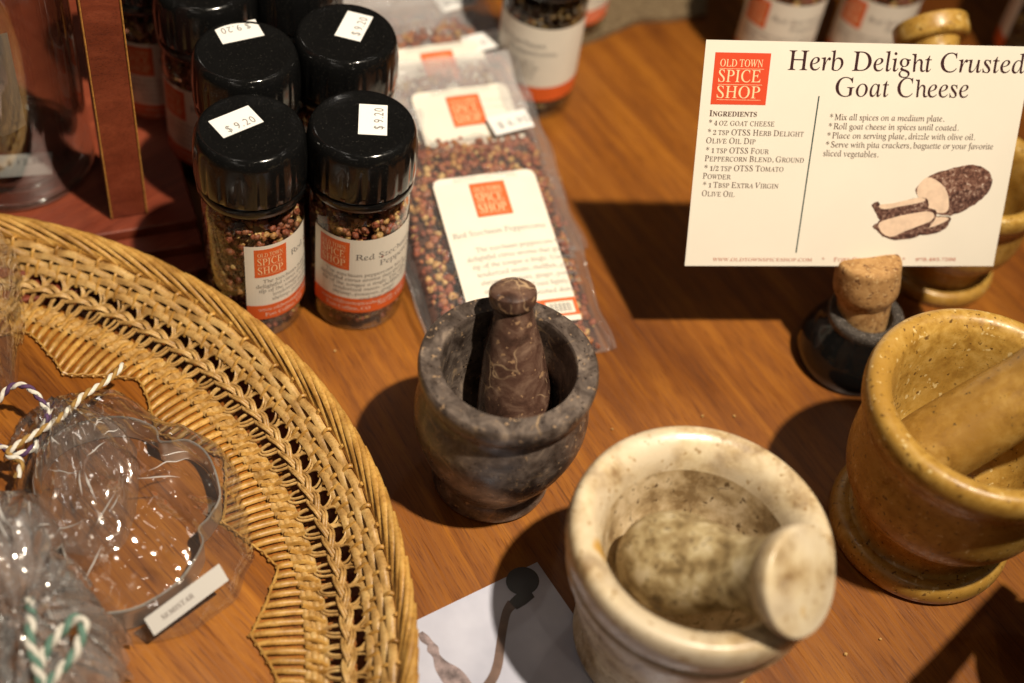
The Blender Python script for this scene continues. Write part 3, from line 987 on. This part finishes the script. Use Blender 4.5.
for s, p, q in (('* Mix all spices on a medium plate.', (829.3, 119.8), (944.5, 121.5)), ('* Roll goat cheese in spices until coated.', (828.2, 129), (958.8, 130.6)),
                ('* Place on serving plate, drizzle with olive oil.', (826.7, 138.2), (975.3, 140)), ('* Serve with pita crackers, baguette or your favorite', (825.3, 147.2), (993.6, 149.3)),
                ('sliced vegetables.', (823.4, 155.9), (878.7, 157.3))):
    line(4, s, 'R', p, q, .0043)
for s, p, q in (('www.oldtownspiceshop.com', (713, 261), (812.5, 261.3)), ('*', (821.5, 261.3), (824, 261.3)), ('Fort Collins, CO', (833.7, 261.3), (893, 261)), ('*', (902, 261.3), (904.5, 261.3)), ('970.493.7206', (915, 261), (955.5, 260.8))):
    line(5, s, 'R', p, q, .003, smallcaps=True)
a, b = cuv(819, 95.9), cuv(796, 252.5)
mb.add([cfn(.00016)(*q) for q in ((b[0] - .0003, b[1]), (b[0] + .0003, b[1]), (a[0] + .0003, a[1]), (a[0] - .0003, a[1]))], [(0, 1, 2, 3)], 6)
# printed picture of the herb crusted cheese log
t = NT('printed_herb_crust')
vv = t.coord()
t.base(t.ramp(t.noise(vv, 520, 5, .7, .5), [(.38, (.05, .02, .015)), (.52, (.17, .075, .05)), (.62, (.36, .23, .17)), (.7, (.68, .57, .48))])); t.set(Roughness=.5)
M_crust = t.mat
M_crust_dark = NT('printed_dark_crust'); M_crust_dark.base(M_crust_dark.ramp(M_crust_dark.noise(M_crust_dark.coord(), 600, 4, .7), [(.4, (.04, .016, .013)), (.55, (.15, .07, .05)), (.65, (.36, .25, .19)), (.73, (.62, .5, .42))])); M_crust_dark = M_crust_dark.mat
M_cheese = plain('printed_cheese', (.7, .52, .38), .5, var=.12, scale=260)
pic0 = lambda pts: [cuv(860 + x / 3.415, 45 + y / 3.415) for x, y in pts]
def poly(mat, pts, lift, rough=0.0, sm=4):
    q = spline([Vector((a, b, 0)) for a, b in pic0(pts)], sm, True)
    if rough:
        q = [p + Vector((noise.noise(p * 1400), noise.noise(p * 1400 + Vector((9, 9, 0))), 0)) * rough for p in q]
    mb.add([cfn(lift)(p.x, p.y) for p in q], [tuple(range(len(q) - 1, -1, -1))], mat)
poly(7, [(192, 505), (200, 478), (222, 458), (262, 436), (320, 420), (385, 409), (430, 424), (449, 452), (441, 495), (405, 532), (350, 566), (305, 580), (245, 570)], .00012, .0005)
poly(8, [(300, 580), (302, 520), (330, 500), (400, 490), (448, 455), (441, 497), (405, 534), (350, 567)], .00016, .0006)
poly(9, [(194, 505), (203, 474), (230, 452), (262, 462), (292, 492), (303, 530), (298, 566), (268, 573), (236, 556), (210, 535)], .0002, .0002)
poly(8, [(40, 545), (62, 535), (75, 548), (120, 540), (200, 520), (232, 530), (226, 562), (160, 580), (110, 592), (70, 598), (56, 575)], .00024, .0005)
poly(9, [(66, 546), (120, 538), (196, 521), (222, 526), (210, 536), (130, 552), (80, 560)], .00028, .0002)
poly(8, [(240, 590), (300, 585), (308, 600), (285, 632), (230, 648), (185, 640)], .0002, .0005)
poly(9, [(238, 592), (290, 587), (300, 596), (262, 616), (222, 622)], .00024, .0002)
poly(8, [(44, 617), (62, 604), (80, 588), (150, 569), (228, 557), (262, 570), (250, 602), (228, 628), (190, 655), (120, 664), (78, 652), (58, 632)], .00028, .0005)
poly(9, [(62, 614), (82, 598), (150, 580), (225, 568), (252, 577), (244, 598), (205, 616), (150, 636), (110, 654), (78, 644)], .00032, .0002)
mb.build('card_face', [M_card, M_red, M_cream_ink, M_title, M_brown_ink, M_red_ink, M_teal, M_crust, M_crust_dark, M_cheese], card)

# ------------------------------------------------------------------ photo postcard under the cream mortar
pt, pl, pr2 = at(537, 563), at(419, 620), at(564, 603)
pu = (pl - pt).normalized()
pv = Vector((-pu.y, pu.x, 0))
if pv.dot(pr2 - pt) < 0:
    pv = -pv
PW, PH = .088, .127
post = empty('postcard', (pt.x, pt.y, 0), 'glossy pale blue photo card of old cutlery, tucked under the cream mortar', 'postcard')
mb = MB()
t = NT('postcard_sky_print')
vv = t.coord()
t.base(t.ramp(t.noise(vv, 22, 4), [(.3, (.4, .41, .5)), (.55, (.52, .53, .63)), (.75, (.63, .64, .73))])); t.set(Roughness=.3)
M_post = t.mat
M_pbrown = plain('printed_brown_handle', (.15, .095, .075), .35, var=.25, scale=180)
M_psilver = plain('printed_pewter', (.22, .17, .17), .35, var=.7, scale=260)
M_pdark = plain('printed_dark_ball', (.03, .025, .025), .35, var=.3, scale=90)
def pf(lift):
    return lambda a, b: pu * a + pv * b + Vector((0, 0, lift))
vs = [pf(z)(a, b) for z in (.0004, .0009) for a, b in ((0, 0), (PW, 0), (PW, PH), (0, PH))]
mb.add(vs, [(0, 3, 2, 1), (4, 5, 6, 7), (0, 1, 5, 4), (1, 2, 6, 5), (2, 3, 7, 6), (3, 0, 4, 7)], 0)
def pfix(x, y):
    q = at(400 + x / 4.267, 540 + y / 4.267) - pt
    return q.dot(pu), q.dot(pv)
def pribbon(mat, pts, lift):
    q = spline([Vector((*pfix(x, y), wd)) for x, y, wd in pts], 6)
    L_, R_ = [], []
    for i, p in enumerate(q):
        tg = (q[min(i + 1, len(q) - 1)] - q[max(i - 1, 0)]); tg.z = 0; tg.normalize()
        n_ = Vector((-tg.y, tg.x, 0)) * p.z
        L_.append(pf(lift)(p.x + n_.x, p.y + n_.y)); R_.append(pf(lift)(p.x - n_.x, p.y - n_.y))
    k = len(q)
    mb.add(L_ + R_, [(i, i + 1, k + i + 1, k + i) for i in range(k - 1)], mat)
pribbon(1, [(480, 275, .0026), (455, 310, .002), (440, 370, .0019), (428, 450, .0019), (415, 540, .0021), (385, 610, .0022), (300, 720, .0024)], .00102)
pribbon(2, [(85, 400, .0012), (105, 425, .0021), (128, 447, .0016), (140, 470, .0026), (155, 500, .0017), (180, 545, .0034), (225, 590, .005), (270, 640, .0044), (330, 720, .002)], .00102)
pribbon(3, [(565, 235, .0018), (520, 255, .0032), (480, 285, .0026)], .00108)
c0 = pfix(522, 180)
mb.add([pf(.00114)(c0[0] + .0078 * math.cos(q * PI / 12), c0[1] + .0072 * math.sin(q * PI / 12)) for q in range(24)], [tuple(range(24))], 3)
pc = mb.build('photo_print', [M_post, M_pbrown, M_psilver, M_pdark], post)

# ------------------------------------------------------------------ wicker tray
TX, TY, TR = -.2589, -.2454, .2467
tray = empty('wicker_tray', (TX, TY, 0), 'round golden rattan tray with open woven rim and wooden centre', 'tray')
NP = 132
PT = 2 * PI / NP
def tz(r):
    """height of the woven wall at radius fraction r"""
    k = max(0.0, (r - .905) / .095)
    return .0072 + .022 * k ** 1.1
def tp(th, r, dz=0.0, dr=0.0):
    return Vector(((r * TR + dr) * math.cos(th), (r * TR + dr) * math.sin(th), tz(r) + dz))
mb = MB()
mb.lathe([(0, .0012), (.83 * TR, .0012), (.835 * TR, .0022), (.835 * TR, .0036), (.83 * TR, .0044), (0, .0044)], 128)
mb.build('wooden_base', M_tray_wood, tray, smooth=40)
rnd = random.Random(11)
# rope border: long tapering strands lapping outward to inward
mb = MB()
for k in range(NP):
    t0 = (k + rnd.uniform(-.15, .15)) * PT
    pts = []
    for i in range(10):
        u = i / 9
        r = 1.0 - .03 * u ** 1.1
        pts.append(tp(t0 - u * PT * 4.4, r, -.0035 + .0058 * math.sin(PI * (.12 + .8 * u)) + rnd.uniform(-.0002, .0002)))
    wd = rnd.uniform(.0015, .002)
    mb.tube(pts, lambda q, wd=wd: wd * (math.sin(PI * (.1 + .87 * q)) ** .55), 7, 0, False, .8)
mb.tube([tp(i * 2 * PI / 256, .986, -.0045) for i in range(256)], .0042, 8, 0, True)
mb.build('rope_border', M_rattan, tray, smooth=60)
# woven band
mb = MB()
NS = NP * 4
for j, r in enumerate((.927, .9385, .950, .9615)):
    mb.tube([tp(i * 2 * PI / NS, r, -.0011 * math.cos(PI * (i / 4) + j * PI)) for i in range(NS)], .0023, 6, 1, True, .8)
for k in range(NP):
    th = k * PT + rnd.uniform(-.06, .06) * PT
    pts = []
    for i in range(13):
        u = i / 12
        r = .917 + .053 * u
        ph = (r - .927) / .0115
        pts.append(tp(th - .25 * PT * u, r, .0012 + .0016 * math.cos(PI * (k + ph))))
    mb.tube(pts, rnd.uniform(.0008, .0011), 6, 0)
    mb.tube([tp(th + .5 * PT, .917 + .025 * q / 4, .0006 + .002 * math.sin(PI * q / 4)) for q in range(5)], .0008, 5, 0)
mb.build('woven_band', [M_rattan, M_rattan_pale], tray, smooth=60)
# open loops above and below the plait
mb = MB()
for k in range(NP):
    for q in (0, 1):
        a = .53 - .1 * q
        jit = rnd.uniform(-.06, .06)
        mb.tube([tp((k + .5 + jit + a * math.cos(PI * i / 10)) * PT, .8985 + (.028 - .005 * q) * math.sin(PI * i / 10), .0006 + .0006 * q) for i in range(11)], .00062, 6)
        mb.tube([tp((k + jit - (.29 - .11 * q) * math.cos(PI * i / 10)) * PT, .878 - (.031 - .004 * q) * math.sin(PI * i / 10) ** .7, .0006 + .0008 * q) for i in range(11)], .0007, 6)
mb.build('open_loops', M_rattan_pale, tray, smooth=60)
mb = MB()
NB = NP * 6
for s in range(3):
    for q in (-1, 1):
        mb.tube([tp(i * 2 * PI / NB, .888 + .0088 * math.sin(2 * PI * (i / 18) + s * 2 * PI / 3) + q * .0026, .0028 + .0017 * math.sin(4 * PI * (i / 18) + s * 4 * PI / 3)) for i in range(NB)], .00074, 6, 0, True)
mb.build('plait', M_rattan_pale, tray, smooth=60)
# inner coil with wrapped stitches, then the spokes in saw-tooth lengths
mb = MB()
for j, r in enumerate((.820, .830, .840, .849)):
    mb.tube([tp(i * 2 * PI / NS, r, -.0012 - .0006 * math.cos(PI * i / 2 + j * PI)) for i in range(NS)], .0017, 6, 0, True, .9)
for k in range(2 * NP):
    th = k * PT / 2 + rnd.uniform(-.08, .08) * PT
    mb.tube([tp(th + .3 * PT * (1 - i / 6), .815 + .037 * i / 6, .0006 + .0009 * math.cos(PI * i / 3 + k * PI)) for i in range(7)], .001, 5, 1)
mb.build('inner_coil', [M_rattan_pale, M_rattan], tray, smooth=60)
mb = MB()
ends = []
for k in range(2 * NP):
    deg = math.degrees(k * PT / 2)
    ph = ((deg - 16.4) / (360 / 19)) % 1.0
    tip = abs(ph - .5) * 2                      # 1 at a tip
    r0 = .785 - .068 * tip + rnd.uniform(-.002, .002)
    th = k * PT / 2
    n_ = 7
    mb.tube([Vector((r * TR * math.cos(th + .25 * PT), r * TR * math.sin(th + .25 * PT), .0056 + .0013 * math.sin(PI * min(1, (i + .6) / n_)))) for i, r in ((i, r0 + (.822 - r0) * i / n_) for i in range(n_ + 1))],
            lambda q: .0015 * min(1, .55 + q * 2), 6)
    ends.append((th + .25 * PT, r0))
for sgn in (-1, 1):                           # two thin weavers twined along the tips
    mb.tube([Vector(((r + .004) * TR * math.cos(a), (r + .004) * TR * math.sin(a), .0062 + sgn * (-1) ** q * .0011)) for q, (a, r) in enumerate(ends)], .0006, 5, 0, True)
mb.build('spokes', M_rattan, tray, smooth=60)

# a few grains of spilled spice on the wood
mb = MB()
pepper_pile(mb, [((q.x, q.y, .0009), .0006 + .0005 * rnd.random()) for q in (at(734, 417), at(585, 575), at(640, 545), at(702, 417), at(560, 180), at(845, 655), at(880, 640), at(335, 352), at(612, 430))], rnd)
tag(mb.build('crumbs', [M_husk, M_husk, M_husk]), kind='stuff')

# ------------------------------------------------------------------ gift packs in the tray: cookie cutter, cellophane, twine
TB = .0046
def opx(x, y, z):
    return at(20 + x / 2.968, 420 + y / 2.968, z)
ctr_px = [(40, 180), (62, 270), (105, 310), (130, 390), (165, 490), (198, 555), (240, 573), (330, 563), (400, 530), (470, 480), (520, 412), (543, 360), (531, 322), (560, 290), (592, 235), (588, 185), (568, 125), (540, 85), (495, 60),
          (440, 65), (412, 60), (400, 25), (330, -5), (240, -5), (130, 30), (68, 92)]
cut = empty('cookie_cutter', opx(320, 300, TB), 'shiny tin cookie cutter outline inside the clear gift bag', 'cookie cutter')
co = opx(320, 300, TB)
CH_ = .015
top = spline([opx(x, y, TB + CH_ + .001) for x, y in ctr_px], 6, True)
mb = MB()
k = len(top)
vs, fs = [], []
for p in top:
    nrm = (p - Vector((co.x, co.y, p.z))).normalized()
    for dz, off in ((0, .0), (-.0006, .0004), (-CH_, .0002), (-CH_, -.0002), (-.0006, -.0004)):
        vs.append(p + nrm * off + Vector((0, 0, dz)) - co)
for i in range(k):
    j = (i + 1) % k
    for q in range(5):
        fs.append((i * 5 + q, j * 5 + q, j * 5 + (q + 1) % 5, i * 5 + (q + 1) % 5))
mb.add(vs, fs)
mb.tube([p - co for p in top], .0006, 6, 0, True)
mb.build('tin_strip', M_chrome, cut, smooth=30)

M_cello_heavy = clear('crumpled_cellophane', (.95, .945, .94), .12, .15, 1.6, (26, .4, .006), haze=.05)
M_cello_glare = clear('glare_hazed_cellophane', (.94, .94, .94), .15, .24, 1.3, (34, .5, .006), haze=.24)  # white haze mixed into the film stands in for lamp glare
def pack(name, label, cat, outline, z0, hgt, amp, seed, neck_px, nr=56, na=150, film_mat=None, group='cellophane gift bags'):
    """a crumpled clear bag: closed puffed sheet over the outline (photo points at table height)"""
    ring = spline([at(x, y, z0) for x, y in outline], 8, True)
    c = sum(ring, Vector()) / len(ring)
    root = empty(name, (c.x, c.y, z0), label, cat, group)
    neck = at(*neck_px, z0)
    mb = MB()
    K = len(ring)
    def sheet(u, v, lower):
        p = ring[int(v * K) % K]
        nx = ring[(int(v * K) + 1) % K]
        p = p.lerp(nx, v * K - int(v * K))
        d = (p - c)
        rr = u
        q = d * rr
        h = hgt * max(0.0, 1 - rr ** 3.2) ** .8
        P_ = c + q - neck
        an, ds = math.atan2(P_.y, P_.x), P_.length
        s = Vector((an * 3.2 + seed, ds * 16, seed))
        crease = (1 - abs(noise.noise(s)) * 2.4) * .6 + (1 - abs(noise.noise(s * 2.1 + Vector((3, 1, 0)))) * 2.4) * .35
        s2 = Vector(((c + q).x * 60, (c + q).y * 60, seed))
        crease += noise.noise(s2) * .3 + noise.noise(s2 * 2.7) * .12
        e = .35 + .65 * min(1, rr * 1.6)
        z = h + amp * crease * e * (1 - .5 * rr ** 6)
        if lower:
            z = min(z * .15, .002)
        w = Vector((noise.noise(s * 3 + Vector((5, 0, 0))), noise.noise(s * 3 + Vector((0, 7, 0))), 0)) * amp * .35 * rr
        return Vector((q.x + w.x, q.y + w.y, max(.0004, z)))
    mb.grid(lambda u, v: sheet(u, v, False), nr, na, 0, False, True)
    rr = random.Random(int(seed))
    for q in range(8):                       # pale lines painting glints on folds that run out from the neck
        v0, u0 = rr.random(), rr.uniform(.1, .6)
        ln, dv = rr.uniform(.15, .38), rr.uniform(-.03, .03)
        mb.tube([sheet(u0 + ln * e_ / 9, (v0 + dv * e_ / 9) % 1.0, False) + Vector((0, 0, .0004)) for e_ in range(10)], lambda z_: .00032 * math.sin(PI * min(.97, max(.06, z_))), 4, 1)
    mb.build('cellophane', [film_mat or M_cello, M_fold_glint], root, smooth=14)
    return root, c
packA, cA = pack('gift_bag', 'clear cellophane gift bag wrapped around the tin cookie cutter', 'gift bag',
           [(58, 402), (110, 395), (165, 425), (225, 452), (248, 510), (252, 560), (225, 610), (170, 642), (100, 640), (60, 600), (30, 530), (8, 470), (22, 425)], TB, .021, .0075, 3.0, (58, 398))
def rope(name, pts, ca, cb, parent=None, r=.0010, pitch=.009, **kw):
    path = spline([Vector(p) for p in pts], 14)
    mA, mB = MB(), MB()
    L = 0
    a_, b_ = [], []
    for i, p in enumerate(path):
        if i:
            L += (p - path[i - 1]).length
        tg = (path[min(i + 1, len(path) - 1)] - path[max(i - 1, 0)]).normalized()
        sd = tg.cross(Vector((0, 0, 1))).normalized(); u = sd.cross(tg)
        an = 2 * PI * L / pitch
        d = (sd * math.cos(an) + u * math.sin(an)) * r * .75
        a_.append(p + d); b_.append(p - d)
    m = MB()
    m.tube(a_, r, 6, 0); m.tube(b_, r, 6, 1)
    return m.build(name, [ca, cb], parent, smooth=60)
M_tw_white = plain('white_cotton', (.72, .68, .6), .8, var=.08, scale=900)
M_tw_brown = plain('tan_cotton', (.33, .19, .05), .8, var=.15, scale=900)
M_tw_purple = plain('purple_cotton', (.09, .04, .11), .8, var=.15, scale=900)
M_tw_green = plain('green_cotton', (.12, .23, .18), .8, var=.15, scale=900)
def rp(lst, z, org=(0, 340), sc=5.254):
    return [at(org[0] + x / sc, org[1] + y / sc, z + dz) for x, y, dz in lst]
rope_a = rope('twine', rp([(650, 130, .0), (560, 215, .002), (440, 290, .004), (380, 350, .004), (300, 420, .005), (190, 490, .003), (100, 545, .002), (40, 600, .0), (110, 640, 0), (90, 720, 0)], .026), M_tw_white, M_tw_brown)
tag(rope_a, 'white and tan striped twine tying the neck of the cookie cutter bag', 'twine', 'striped twine ties')
rope_b = rope('twine', rp([(-60, 390, 0), (0, 305, .004), (60, 245, .008), (140, 245, .01), (210, 310, .008), (250, 400, .006), (210, 480, .003), (180, 560, .002), (90, 600, .001), (0, 560, .0), (-60, 590, 0)], .02), M_tw_white, M_tw_purple)
tag(rope_b, 'white and purple twine curling above the tied neck at the left edge', 'twine', 'striped twine ties')
rope_c = rope('twine', rp([(140, 280, .0), (150, 380, .004), (140, 480, .004), (165, 570, .003), (200, 690, .002)], .04, (0, 540), 4.777) , M_tw_white, M_tw_green, r=.0014, pitch=.011)
tag(rope_c, 'straight length of green and white twine over the bottom left gift bag', 'twine', 'striped twine ties')
rope_d = rope('twine', rp([(190, 600, 0), (230, 510, .003), (300, 430, .006), (360, 375, .008), (400, 400, .008), (380, 490, .006), (345, 560, .004), (290, 620, .002), (230, 690, 0)], .04, (0, 540), 4.777), M_tw_white, M_tw_green, r=.0014, pitch=.011)
tag(rope_d, 'looped green and white twine bow beside the bottom left gift bag', 'twine', 'striped twine ties')
gath, cG = pack('gathered_film', 'x', 'x', [(52, 402), (92, 408), (128, 432), (140, 480), (128, 540), (92, 560), (52, 540), (34, 490), (36, 430)], TB + .017, .009, .007, 21.0, (58, 398), film_mat=M_cello_heavy, nr=36, na=90)
gf = gath.children[0]
gf.parent = packA
gf.location = cG - cA
gf.name = 'gathered_film'
bpy.data.objects.remove(gath)
packB, cB = pack('gift_bag', 'crumpled shiny cellophane gift bag in the bottom left corner', 'gift bag',
           [(-40, 520), (10, 500), (50, 520), (75, 570), (100, 610), (128, 650), (120, 700), (60, 740), (-30, 740), (-70, 640)], TB, .034, .014, 8.0, (40, 660), film_mat=M_cello_glare)
packC, cC = pack('gift_bag', 'flared cellophane bag top at the left edge of the tray', 'gift bag',
           [(-60, 250), (-10, 235), (16, 262), (24, 310), (20, 360), (5, 400), (-40, 420), (-80, 340)], .012, .03, .01, 14.0, (10, 420))
# small printed sticker on the cutter bag
sp_ = [opx(362, 585, .019), opx(392, 634, .013), opx(612, 470, .019), opx(582, 424, .025)]
sx_ = (sp_[2] - sp_[1]); W_ = sx_.length; sx_.normalize()
sy_ = (sp_[0] - sp_[1]); H_ = sy_.length; sy_.normalize()
sn_ = sx_.cross(sy_).normalized()
mb = MB()
o0 = sp_[1] - Vector((cA.x, cA.y, TB))
sf = lambda lift: (lambda a, b: o0 + sx_ * a + sy_ * b + sn_ * (lift + .004))
quad(mb, 0, sf(.0), 0, 0, W_, H_); quad(mb, 0, sf(-.0003), 0, 0, W_, H_)
write(mb, 1, sf(.0002), 'SEMISTAR', 'R', W_ * .17, H_ * .38, width=W_ * .42)
mb.build('sticker', [plain('film_covered_sticker', (.58, .56, .53), .4), M_brown_ink], packA)

# ------------------------------------------------------------------ glass jar on the shelf
GX, GY = at(15, 160, .0165).x, at(15, 160, .0165).y
gj = empty('glass_jar', (GX, GY, .0168), 'large round clear glass jar with a grey paper tag, standing on the red shelf', 'glass jar', rz=R(22))
def sq(a, half, rad):
    # rounded square radius at angle a
    c_, s_ = abs(math.cos(a)), abs(math.sin(a))
    n_ = 6.0
    return half / ((c_ ** n_ + s_ ** n_) ** (1 / n_))
mb = MB()
gl_prof = [(0, .003), (.036, .002), (.042, .0005), (.0455, .002), (.047, .006), (.047, .09), (.046, .12), (.041, .15), (.034, .175), (.033, .2)]
def sqw(a, z):
    return .87
mb.lathe(gl_prof, 96, 0, sqw)
mb.lathe([(0, .007), (.038, .0075), (.042, .011), (.0435, .02), (.0435, .09), (.0425, .118), (.038, .147), (.031, .172), (.03, .2)], 96, 0, sqw)
mb.build('glass_body', M_glass2, gj, smooth=40)
mb = MB()
for rr_, zz_, th_ in ((.0452, .0032, .0022), (.0425, .012, .0012)):
    mb.tube([Vector((rr_ * sqw(a, 0) * math.cos(a), rr_ * sqw(a, 0) * math.sin(a), zz_)) for a in [q * PI / 60 for q in range(120)]], th_, 8, 0, True)
mb.build('base_rim', clear('thick_glass_edge', (.8, .84, .82), .05, .12, 1.2), gj, smooth=60)
mb = MB()
def tagf(u, v):
    a = -PI / 2 - R(22) + .25 + .95 * (u - .5)
    z = .05 + .06 * v
    if v < .2:
        a -= (u > .8) * .0
    return Vector((.0372 * math.cos(a), .0372 * math.sin(a), z + .004 * max(0, u - .75) * 4 * (1 - v)))
mb.grid(tagf, 16, 12)
mb.build('paper_tag', plain('grey_tag_paper', (.3, .275, .265), .7, var=.1, scale=40), gj)
mb = MB()
Rm = Matrix.Translation((.006, -.014, .0082)) @ Matrix.Rotation(R(-2), 4, 'Z')
mb.box(-.0135, .0135, -.0085, .0085, 0, .0002, 0, Rm)
write(mb, 1, lambda a, b: Rm @ Vector((a, b, .0004)), '$ 12.50', 'S', -.0095, .0, size=.0058, gap=.04)
mb.build('price_sticker', [M_white_paper, M_grey_ink], gj)
